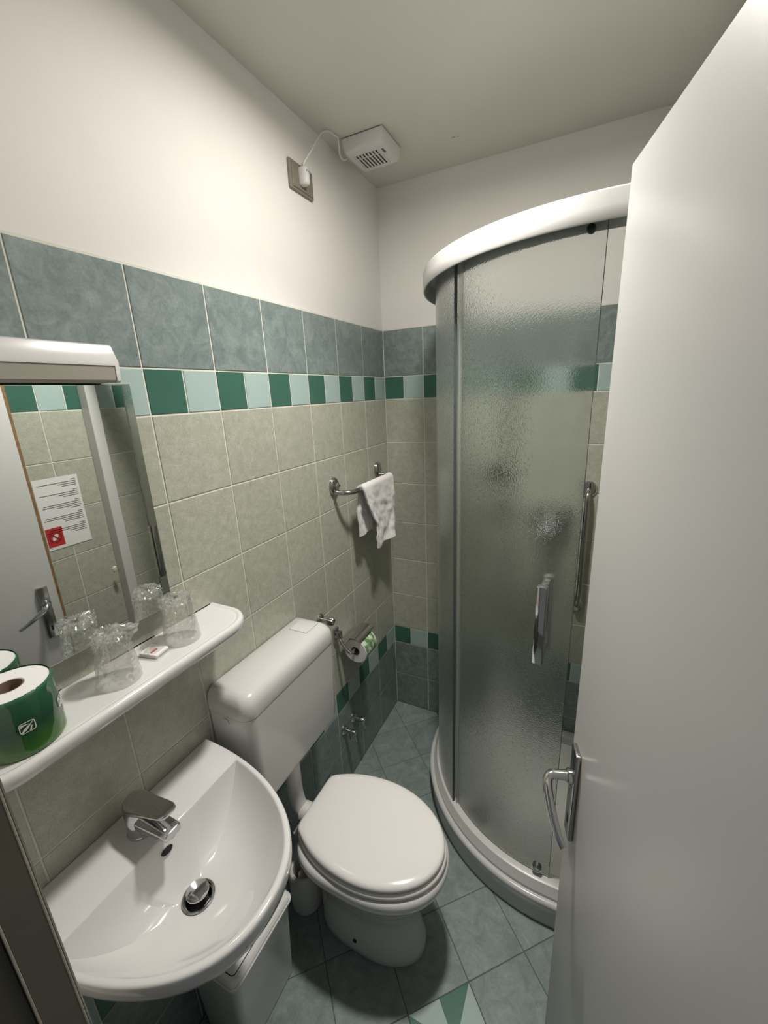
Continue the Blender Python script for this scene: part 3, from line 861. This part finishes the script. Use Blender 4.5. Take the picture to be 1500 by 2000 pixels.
en = thing('shower_enclosure', 'curved pebbled-glass shower enclosure with white rails', 'shower enclosure', (0, 0, 0))
sweep('top_rail', [(.5485, 2.0375), (.5525, 2.037), (.5535, 2.040), (.554, 2.062), (.553, 2.089), (.550, 2.092), (.478, 2.092), (.478, 2.040), (.481, 2.040), (.481, 2.0865), (.5485, 2.0865)], EB, EE, M_alu, en, 90)
sweep('bottom_rail', [(.486, .1245), (.5362, .1245), (.5340, .128), (.5225, .150), (.516, .153), (.486, .153)], EB, EE, M_alu, en, 90)
GZ0, GZ1 = .153, 2.082
for nm, lo, hi in (('wall_profile', (SCX - .522, -.022, .153), (SCX - .492, -.0008, 2.08)), ('wall_profile', (W - .055, SCY - .532, .153), (W - .0008, SCY - .488, 2.08))):
    box(nm, lo, hi, M_alu, en, .002, 1)
sweep('fixed_panel', [(.509, GZ0), (.514, GZ0), (.514, GZ1), (.509, GZ1)], -82, 45, M_glass, en, 60, 60)
sweep('panel_seal', [(.507, GZ0), (.516, GZ0), (.516, GZ1), (.507, GZ1)], 45.02, 45.35, M_rubber, en, 2, 60)
sp_ = sweep('sliding_panel', [(.494, GZ0 + .004), (.499, GZ0 + .004), (.499, GZ1 - .004), (.494, GZ1 - .004)], 42.8, 91.4, M_glass, en, 60, 60)
sweep('leading_seal', [(.4925, GZ0 + .004), (.5005, GZ0 + .004), (.5005, GZ1 - .004), (.4925, GZ1 - .004)], 91.42, 92.0, M_rubber, sp_, 2, 60)
sweep('trailing_seal', [(.4935, GZ0 + .004), (.5065, GZ0 + .004), (.5065, GZ1 - .004), (.4935, GZ1 - .004)], 46.2, 47.0, film_mat('clear_seal', .85, (.95, .96, .93), .3, .6), sp_, 4, 60)
# bar handle on both sides of the sliding panel
bm = bmesh.new()
uc = 82.3; ca = radians(180 + uc)
rad_ = V((cos(ca), sin(ca), 0)); tan_ = V((-sin(ca), cos(ca), 0))
def handle_bar(bm, r0, r1, hw, z0, z1, bev):
    c = V((SCX, SCY, 0))
    Mx = Matrix(((rad_.x, tan_.x, 0, SCX), (rad_.y, tan_.y, 0, SCY), (0, 0, 1, 0), (0, 0, 0, 1)))
    add_box(bm, (r0, -hw, z0), (r1, hw, z1), bev, 2, Mx)
handle_bar(bm, .530, .553, .0135, .990, 1.222, .003)
handle_bar(bm, .498, .532, .009, 1.195, 1.218, .002)
handle_bar(bm, .498, .532, .009, .995, 1.018, .002)
handle_bar(bm, .454, .474, .0135, .990, 1.222, .003)
handle_bar(bm, .472, .495, .009, 1.195, 1.218, .002)
handle_bar(bm, .472, .495, .009, .995, 1.018, .002)
from_bm('bar_handle', bm, M_chrome, sp_, 40)
for u, z, m_ in ((86.9, 2.041, M_dark), (86.2, .181, M_chrome)):
    a = radians(180 + u); c = V((SCX + .5 * cos(a), SCY + .5 * sin(a), z))
    Mx = Matrix.Translation(c) @ Matrix.Rotation(a, 4, 'Z') @ Matrix.Rotation(pi / 2, 4, 'Y')
    k_ = .55 if z > 1 else 1
    lathe('roller', [(r_ * k_, h_) for r_, h_ in ((.014, -.010), (.0155, -.008), (.0155, .008), (.012, .012), (.004, .013), (0, .011))], m_, sp_, 24, M=Mx)

# grab bar on the back wall
gb = thing('grab_bar', 'slim chrome grab bar on the wall in the shower gap', 'grab bar', (0, 0, 0))
tube('bar', catmull([(.894, -.004, 1.318), (.894, -.035, 1.315), (.893, -.052, 1.295), (.893, -.055, 1.25), (.893, -.055, 1.05), (.893, -.055, .90), (.890, -.052, .85), (.886, -.03, .815), (.883, -.004, .80)], 6), .0105, M_chrome_d, gb, 16)
for x, z in ((.894, 1.320), (.883, .800)):
    lathe('flange', [(.033, .0), (.033, .004), (.028, .010), (.016, .013), (0, .013)], M_chrome, gb, 32, M=Matrix.Translation((x, 0, z)) @ Matrix.Rotation(pi / 2, 4, 'X'))

# shower fittings seen through the pebbled glass
hs = thing('hand_shower', 'chrome hand shower on its wall slide seen blurred through the glass', 'hand shower', (0, 0, 0))
tube('slide_bar', [(.565, -.045, 1.84), (.567, -.045, 1.33)], .0145, M_chrome_k, hs, 14)
for z in (1.79, 1.345):
    bm = bmesh.new()
    add_tube(bm, [(.566, -.004, z), (.566, -.045, z)], .011, 12)
    add_lathe(bm, [(.022, 0), (.022, .006), (.012, .01)], 20, Matrix.Translation((.566, 0, z)) @ Matrix.Rotation(pi / 2, 4, 'X'))
    from_bm('wall_bracket', bm, M_chrome_k, hs, 40)
tube('grip', catmull([(.57, -.06, 1.27), (.572, -.075, 1.33), (.566, -.11, 1.392)], 6), .014, M_chrome_k, hs, 14)
lathe('spray_head', [(.0, .016), (.035, .014), (.050, .0), (.048, -.014), (0, -.016)], M_chrome_k, hs, 28, M=Matrix.Translation((.562, -.125, 1.395)) @ Matrix.Rotation(radians(-60), 4, 'X'))
box('holder', (.548, -.075, 1.335), (.588, -.03, 1.38), M_print, hs, .006)
tube('hose', catmull([(.57, -.06, 1.27), (.575, -.07, 1.10), (.59, -.075, .85), (.63, -.07, .66), (.69, -.07, .68), (.735, -.07, .9), (.757, -.078, 1.140)], 10), .0075, M_chrome_k, hs, 10)
mx = thing('shower_mixer', 'chrome shower mixer on the back wall behind the glass', 'mixer', (0, 0, 0))
bm = bmesh.new()
add_tube(bm, catmull([(.690, -.055, 1.195), (.725, -.06, 1.198), (.795, -.06, 1.198), (.830, -.055, 1.195)], 6), [.02] * 19, 20)
from_bm('mixer_body', bm, M_chrome_k, mx, 50)
for x in (.70, .82):
    lathe('wall_rose', [(.032, 0), (.032, .006), (.02, .012), (.014, .05)], M_chrome_k, mx, 24, M=Matrix.Translation((x, 0, 1.195)) @ Matrix.Rotation(pi / 2, 4, 'X'))
lathe('mixer_dome', [(.0, .062), (.020, .060), (.038, .048), (.047, .030), (.050, .008), (.048, .0), (.0, .0)], M_chrome_k, mx, 32, M=Matrix.Translation((.76, -.05, 1.20)) @ Matrix.Rotation(pi / 2, 4, 'X'))
bm = bmesh.new(); rings = []
for y, z, w, h in ((-.100, 1.205, .024, .012), (-.125, 1.195, .022, .010), (-.150, 1.165, .018, .010), (-.160, 1.13, .012, .006)):
    rings.append([(.76 + px, y, z + pz) for px, pz in rrect(2 * w, 2 * h, min(w, h) * .8, 4)])
add_loft(bm, rings)
from_bm('mixer_lever', bm, M_chrome_k, mx, 50)

# ---------------------------------------------------------------- towel rail and towel
ra = thing('towel_rail', 'short chrome towel rail with oval wall flanges', 'towel rail', (0, 0, 0))
RX, RZ, RY0, RY1 = .080, 1.366, -.508, -.128
tube('rail', catmull([(.004, RY0, RZ), (.03, RY0, RZ), (.055, RY0 + .008, RZ), (.073, RY0 + .028, RZ), (RX, RY0 + .06, RZ), (RX, RY0 + .12, RZ), (RX, RY1 - .12, RZ), (RX, RY1 - .06, RZ), (.073, RY1 - .028, RZ), (.055, RY1 - .008, RZ), (.03, RY1, RZ), (.004, RY1, RZ)], 7), .0095, M_chrome_d, ra, 18)
for y in (RY0 + .006, RY1 + .006):
    bm = bmesh.new()
    rings = []
    for s, x in ((1, 0), (1, .006), (.9, .011), (.7, .0145), (.3, .016)):
        rings.append([(x, y + .030 * s * cos(a), 1.388 + .036 * s * sin(a)) for a in [2 * pi * k / 36 for k in range(36)]])
    add_loft(bm, rings)
    from_bm('flange', bm, M_chrome_d, ra, 50)
lathe('fixing_screw', [(.005, 0), (.005, .002), (0, .002)], M_dark, ra, 12, M=Matrix.Translation((.006, RY0 + .0375, 1.386)) @ Matrix.Rotation(pi / 2, 4, 'X') @ Matrix.Rotation(pi, 4, 'X'))

tw = None
def make_towel():
    NU, NV = 46, 84
    rb = .0145
    bm = bmesh.new()
    Lf, Lb, A = .275, .205, pi * rb
    tot = Lf + Lb + A
    def surf(u, v):
        """u 0..1 along the rail, v along the drape from the back hem over the rail to the front hem"""
        s = v * tot
        ys, ye = -.432, -.158
        if s < Lb:                       # back panel
            d = Lb - s
            x, z = RX - rb - .020 * min(1, d / .06) * .5, RZ - d
            k = d / Lb
            y = (ys + (-.02 * 0)) + (ye - ys) * u
            y = -.432 + (.27 - .05 * k) * u + .012 * k
            x += .004 * sin(9 * u + 1.0) * k
        elif s < Lb + A:
            t = (s - Lb) / A
            x, z = RX - rb * cos(pi * t), RZ + rb * sin(pi * t)
            k = 0; y = -.432 + .274 * u
        else:
            d = s - Lb - A; k = d / Lf
            x, z = RX + rb, RZ - d
            left = -.432 + .075 * min(1, k * 1.6) ** 1.2 + .012 * k
            right = -.158 + .014 * k
            y = left + (right - left) * u
            x += .012 * sin(5.5 * u * pi / 2 + .6 + 1.2 * k) * k + .006 * sin(13 * u + 4 * k) * k ** .7
            z += (.020 * (max(0, u - .45) / .55) ** 1.3 - .012 * math.exp(-((u - .18) / .16) ** 2)) * k ** 3
        q = V((u * 3.1, v * 5.2, 1.7))
        n = noise.noise(q * 1.6) * .0048 + noise.noise(q * 3.9) * .0026 + noise.noise(q * 9) * .0012
        w = min(1, k * 4 + .04)
        return V((x + n * w * 1.6, y + noise.noise(q * 2.2 + V((9, 0, 0))) * .004 * w, z + noise.noise(q * 3) * .002 * w))
    P = [[surf(i / NU, j / NV) for j in range(NV + 1)] for i in range(NU + 1)]
    th = .0055
    def nrm(i, j):
        a = P[min(i + 1, NU)][j] - P[max(i - 1, 0)][j]; b = P[i][min(j + 1, NV)] - P[i][max(j - 1, 0)]
        return a.cross(b).normalized()
    top = [[None] * (NV + 1) for _ in range(NU + 1)]; bot = [[None] * (NV + 1) for _ in range(NU + 1)]
    for i in range(NU + 1):
        for j in range(NV + 1):
            n = nrm(i, j)
            hem = 1.0 + (.55 if (i < 2 or i > NU - 2 or j < 3 or j > NV - 3) else 0) * .6
            top[i][j] = bm.verts.new(P[i][j] + n * th * .5 * hem); bot[i][j] = bm.verts.new(P[i][j] - n * th * .5 * hem)
    for i in range(NU):
        for j in range(NV):
            bm.faces.new((top[i][j], top[i + 1][j], top[i + 1][j + 1], top[i][j + 1]))
            bm.faces.new((bot[i][j], bot[i][j + 1], bot[i + 1][j + 1], bot[i + 1][j]))
    for i in range(NU):
        bm.faces.new((top[i][0], bot[i][0], bot[i + 1][0], top[i + 1][0])); bm.faces.new((top[i][NV], top[i + 1][NV], bot[i + 1][NV], bot[i][NV]))
    for j in range(NV):
        bm.faces.new((top[0][j], top[0][j + 1], bot[0][j + 1], bot[0][j])); bm.faces.new((top[NU][j], bot[NU][j], bot[NU][j + 1], top[NU][j + 1]))
    return from_bm('towel', bm, M_towel, None, 60)
tw = make_towel()
tag(tw, 'small crumpled white terry towel hung over the chrome rail', 'towel')

# ---------------------------------------------------------------- paper holder, roll and stop valves
PY, PX, PZ = -.500, .078, .716            # roll centre
ph = thing('paper_holder', 'chrome covered toilet paper holder beside the cistern', 'paper holder', (0, 0, 0))
bm = bmesh.new(); add_box(bm, (0, -.595, .752), (.012, -.560, .812), .004, 2)
from_bm('wall_plate', bm, M_chrome, ph)
bm = bmesh.new(); add_box(bm, (.010, -.590, .765), (.032, -.566, .800), .004, 2)
from_bm('mount', bm, M_chrome_d, ph)
bm = bmesh.new()
arc = [(PX - .058, .742)] + [(PX + .0575 * cos(radians(a)), PZ + .0575 * sin(radians(a))) for a in range(150, 46, -8)]
ring_o = [(x, z) for x, z in arc]
for y0, y1 in ((-.566, -.440),):
    A_ = [[(x, y, z) for x, z in ring_o] for y in (y0, y1)]
    B_ = [[(PX + (x - PX) * .975, y, PZ + (z - PZ) * .975) for x, z in ring_o] for y in (y0, y1)]
    add_loft(bm, [A_[0], A_[1], B_[1], B_[0], A_[0]], False, False, False)
from_bm('cover', bm, M_chrome, ph, 40)
tube('arm', catmull([(.02, -.578, .776), (.03, -.586, .768), (.045, -.589, .748), (.062, -.588, .728), (PX, -.583, PZ), (PX, -.567, PZ - .001)], 6), .0065, M_chrome, ph, 14)
tube('spindle', [(PX, -.567, PZ - .001), (PX, -.437, PZ - .001)], .006, M_chrome_d, ph, 12)
hr = thing('hung_toilet_roll', 'part-used white toilet roll with a green wrapper remnant in the chrome holder', 'toilet roll', (PX, PY - .004, PZ - .011), (pi / 2, 0, 0))
bm = bmesh.new()
add_lathe(bm, [(.0195, -.048), (.0515, -.048), (.0525, -.046), (.0525, .046), (.0515, .048), (.0195, .048), (.0195, -.048)], 48, cap0=False, cap1=False)
from_bm('paper', bm, M_paper, hr, 40)
lathe('core', [(.0193, -.0478), (.0193, .0478), (.0178, .0478), (.0178, -.0478)], M_card, hr, 28, cap0=False, cap1=False)
bm = bmesh.new(); NA = 22
for s0, s1 in ((-.040, .045),):
    va = []
    for k in range(NA + 1):
        a = radians(-34 + 100 * k / NA)
        va.append([bm.verts.new(((.0531 + .0004 * noise.noise(V((k * .7, s, 2)))) * cos(a), (.0531) * sin(a), s)) for s in (s0, (s0 * 2 + s1) / 3, (s0 + 2 * s1) / 3, s1)])
    for k in range(NA):
        for q in range(3): bm.faces.new((va[k][q], va[k + 1][q], va[k + 1][q + 1], va[k][q + 1]))
def leaf_mat():
    m, nt, b = new_mat('green_remnant')
    geo = nt.nodes.new('ShaderNodeNewGeometry'); n = nt.nodes.new('ShaderNodeTexNoise'); n.inputs['Scale'].default_value = 45
    nt.links.new(geo.outputs['Position'], n.inputs['Vector'])
    r = nt.nodes.new('ShaderNodeValToRGB'); r.color_ramp.elements[0].position = .45; r.color_ramp.elements[1].position = .62
    r.color_ramp.elements[0].color = (.13, .27, .10, 1); r.color_ramp.elements[1].color = (.62, .72, .55, 1)
    nt.links.new(n.outputs['Fac'], r.inputs['Fac']); nt.links.new(r.outputs['Color'], b.inputs['Base Color'])
    b.inputs['Roughness'].default_value = .3
    return m
from_bm('wrapper_remnant', bm, leaf_mat(), hr, 60)

def stop_valve(name, label, y, z, length, lever, group=None):
    o = thing(name, label, 'valve', (0, y, z), group=group)
    RY = Matrix.Rotation(pi / 2, 4, 'Y')
    lathe('wall_rose', [(.0225, 0), (.0225, .003), (.017, .009), (.010, .011)], M_chrome, o, 28, M=RY)
    lathe('stem', [(.0085, .008), (.0085, length), (.0065, length + .002), (0, length + .002)], M_chrome, o, 20, M=RY)
    if lever:
        bm = bmesh.new()
        add_lathe(bm, [(.0115, length - .022), (.0125, length - .020), (.0125, length - .002), (.011, length), (0, length)], 20, RY)
        from_bm('valve_head', bm, M_chrome, o, 40)
        tube('outlet', [(length * .55, 0, -.004), (length * .55, 0, -.040)], .0062, M_chrome_d, o, 12)
        tube('lever', [(length - .008, 0, -.006), (length - .004, .002, -.022), (length, .004, -.048)], [.0052, .0048, .0032], M_chrome, o, 12)
    else:
        bm = bmesh.new()
        rings = []
        for x, r in ((length - .026, .010), (length - .022, .0145), (length - .004, .0150), (length, .0125)):
            rings.append([(x, r * (1 + .10 * cos(5 * a)) * cos(a), r * (1 + .10 * cos(5 * a)) * sin(a)) for a in [2 * pi * k / 40 for k in range(40)]])
        add_loft(bm, rings)
        from_bm('knob', bm, M_chrome_d, o, 40)
    return o
stop_valve('stop_valve', 'chrome knob stop valve just above the cistern corner', -.668, .902, .062, False)
stop_valve('angle_valve', 'low chrome stop tap farther from the cistern, near the corner', -.486, .292, .058, True, 'low stop taps by the toilet')
stop_valve('angle_valve', 'low chrome stop tap nearer the cistern, beside the grout line', -.566, .292, .058, True, 'low stop taps by the toilet')

# ---------------------------------------------------------------- extractor fan, socket, cord
fn = thing('extractor_fan', 'square white extractor fan with slatted grille on the ceiling', 'fan', (.126, -.294, CEIL))
bm = bmesh.new()
add_loft(bm, [[(px, py, z) for px, py in rrect(w, w, r, 4)] for z, w, r in ((-.0002, .146, .004), (-.004, .146, .004))])
from_bm('mounting_plate', bm, M_print, fn)
bm = bmesh.new()
add_loft(bm, [[(px, py, z) for px, py in rrect(w, w, r, 5)] for z, w, r in ((-.004, .154, .006), (-.010, .154, .006), (-.030, .150, .008), (-.041, .142, .012), (-.045, .132, .012), (-.046, .12, .01))])
from_bm('housing', bm, M_plasticm, fn, 40)
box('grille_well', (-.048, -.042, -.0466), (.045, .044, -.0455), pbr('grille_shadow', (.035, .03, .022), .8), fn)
for k in range(8):
    x = -.0425 + k * .0122
    box('slat', (x - .0028, -.044, -.0495), (x + .0028, .046, -.0455), M_plasticm, fn, .001, 1)
box('grille_bar', (-.049, -.0255, -.0492), (.046, -.0235, -.0455), M_plasticm, fn)
box('name_plate', (.054, -.040, -.0468), (.062, -.016, -.0457), M_print, fn, .0004, 1)
ou = thing('wall_socket', 'olive-brown rectangular socket plate high on the left wall', 'socket', (0, -.5525, 2.3765))
box('plate', (-.0034, -.060, -.0385), (.006, .060, .0385), M_plate, ou, .0025, 2)
box('inner_frame', (.006, -.050, -.0330), (.0085, .055, .0330), pbr('socket_inner', (.19, .175, .135), .4), ou, .0015, 1)
pg = thing('fan_cord', 'white plug and cord running from the socket to the extractor fan', 'cord', (0, 0, 0))
p0 = V((0.025, -0.5580, 2.3820))
bm = bmesh.new()
rings = []
for x, w, h in ((.0088, .026, .050), (.022, .026, .050), (.030, .022, .046), (.034, .015, .036)):
    rings.append([(x, p0.y + py, p0.z - .002 + pz) for py, pz in rrect(w, h, min(w, h) * .3, 4)])
add_loft(bm, rings)
plug = from_bm('plug', bm, M_plasticm, pg, 45)
for dy in (-.006, .005):
    lathe('plug_screw', [(.0022, 0), (.0022, .001), (0, .001)], M_dark, plug, 10, M=Matrix.Translation((.0335, p0.y + dy, p0.z + .009)) @ Matrix.Rotation(pi / 2, 4, 'Y'))
cpts = [(.020, p0.y - .002, p0.z + .022)]
for q in ((0.028, -0.5660, 2.4110), (0.034, -0.5370, 2.4480), (0.036, -0.4760, 2.5190), (0.040, -0.4310, 2.5660), (0.046, -0.4050, 2.5800), (0.048, -0.3880, 2.5680), (0.048, -0.3840, 2.5310), (0.046, -0.3750, 2.5020), (0.047, -0.3570, 2.4960), (0.051, -0.3350, 2.5080)):
    cpts.append((q[0], q[1], min(q[2], CEIL - .004)))
cpts.append((.056, -.330, CEIL - .02))
tube('cord', catmull(cpts, 6), .0031, M_plasticm, pg, 10)

# ---------------------------------------------------------------- notice on the right wall, small hook by the shower
no = thing('notice', 'white printed notice with a red no-smoking square seen in the mirror', 'notice', (W - .0012, -.918, 1.293))
box('sheet', (-.0003, -.083, -.147), (.0003, .083, .147), M_paper, no)
bm = bmesh.new()
def bar(y0, y1, z0, z1, x0=-.0006):
    add_box(bm, (x0, min(y0, y1), z0), (-.0002, max(y0, y1), z1))
# text is ranged left as one faces the wall: towards the back wall (+y)
z = .128
for block in ((.02, .155, .075, .06), (.02, .155, .09, .065), (.02, .150, .155, .10, .045), (.02, .155, .16, .09, .08), (.025, .15, .16, .07, .05)):
    for ln in block:
        bar(.073, .073 - ln * .92, z, z + .0026); z -= .0078
    z -= .012
from_bm('text_lines', bm, M_print, no)
box('red_square', (-.0006, -.081, -.134), (-.0002, -.020, -.055), M_red, no)
bm = bmesh.new()
for k in range(28):
    a, b = 2 * pi * k / 28, 2 * pi * (k + 1) / 28
    c = V((-.0008, -.050, -.095))
    q = [c + V((0, r * cos(t), r * sin(t))) for r, t in ((.0185, a), (.0245, a), (.0245, b), (.0185, b))]
    bm.faces.new([bm.verts.new(p) for p in q])
M_ring = pbr('ring_red', (.26, .015, .02), .6)
from_bm('ban_ring', bm, M_ring, no, None)
bm = bmesh.new()
c = V((-.0008, -.050, -.095)); d = V((0, cos(2.35), sin(2.35))); e = V((0, -d.z, d.y))
bm.faces.new([bm.verts.new(c + d * (sa * .020) + e * (sb * .003)) for sa, sb in ((-1, -1), (1, -1), (1, 1), (-1, 1))])
from_bm('ban_bar', bm, M_ring, no, None)
bm = bmesh.new()
bm.faces.new([bm.verts.new((-.0007, -.050 + .0155 * cos(a) * cos(.9) - .0085 * sin(a) * sin(.9), -.095 + .0155 * cos(a) * sin(.9) + .0085 * sin(a) * cos(.9))) for a in [2 * pi * k / 24 for k in range(24)]])
from_bm('white_motif', bm, M_pale, no, None)
hk = thing('door_stop', 'tiny cream plastic buffer on the shower profile seen in the mirror', 'buffer', (W - .033, -.788, .985))
box('block', (-.006, -.006, -.014), (.006, .009, .014), M_cream, hk, .003, 2)
box('cap', (-.005, -.0085, -.006), (.005, -.0055, .006), M_plasticm, hk, .001, 1)

# the shower panes refract the lamp's light onto the walls and things around them
for o in scene.objects:
    if o.type != 'MESH': continue
    if o.name.split('.')[0] in ('fixed_panel', 'sliding_panel'): o.cycles.is_caustics_caster = True
    else: o.cycles.is_caustics_receiver = True
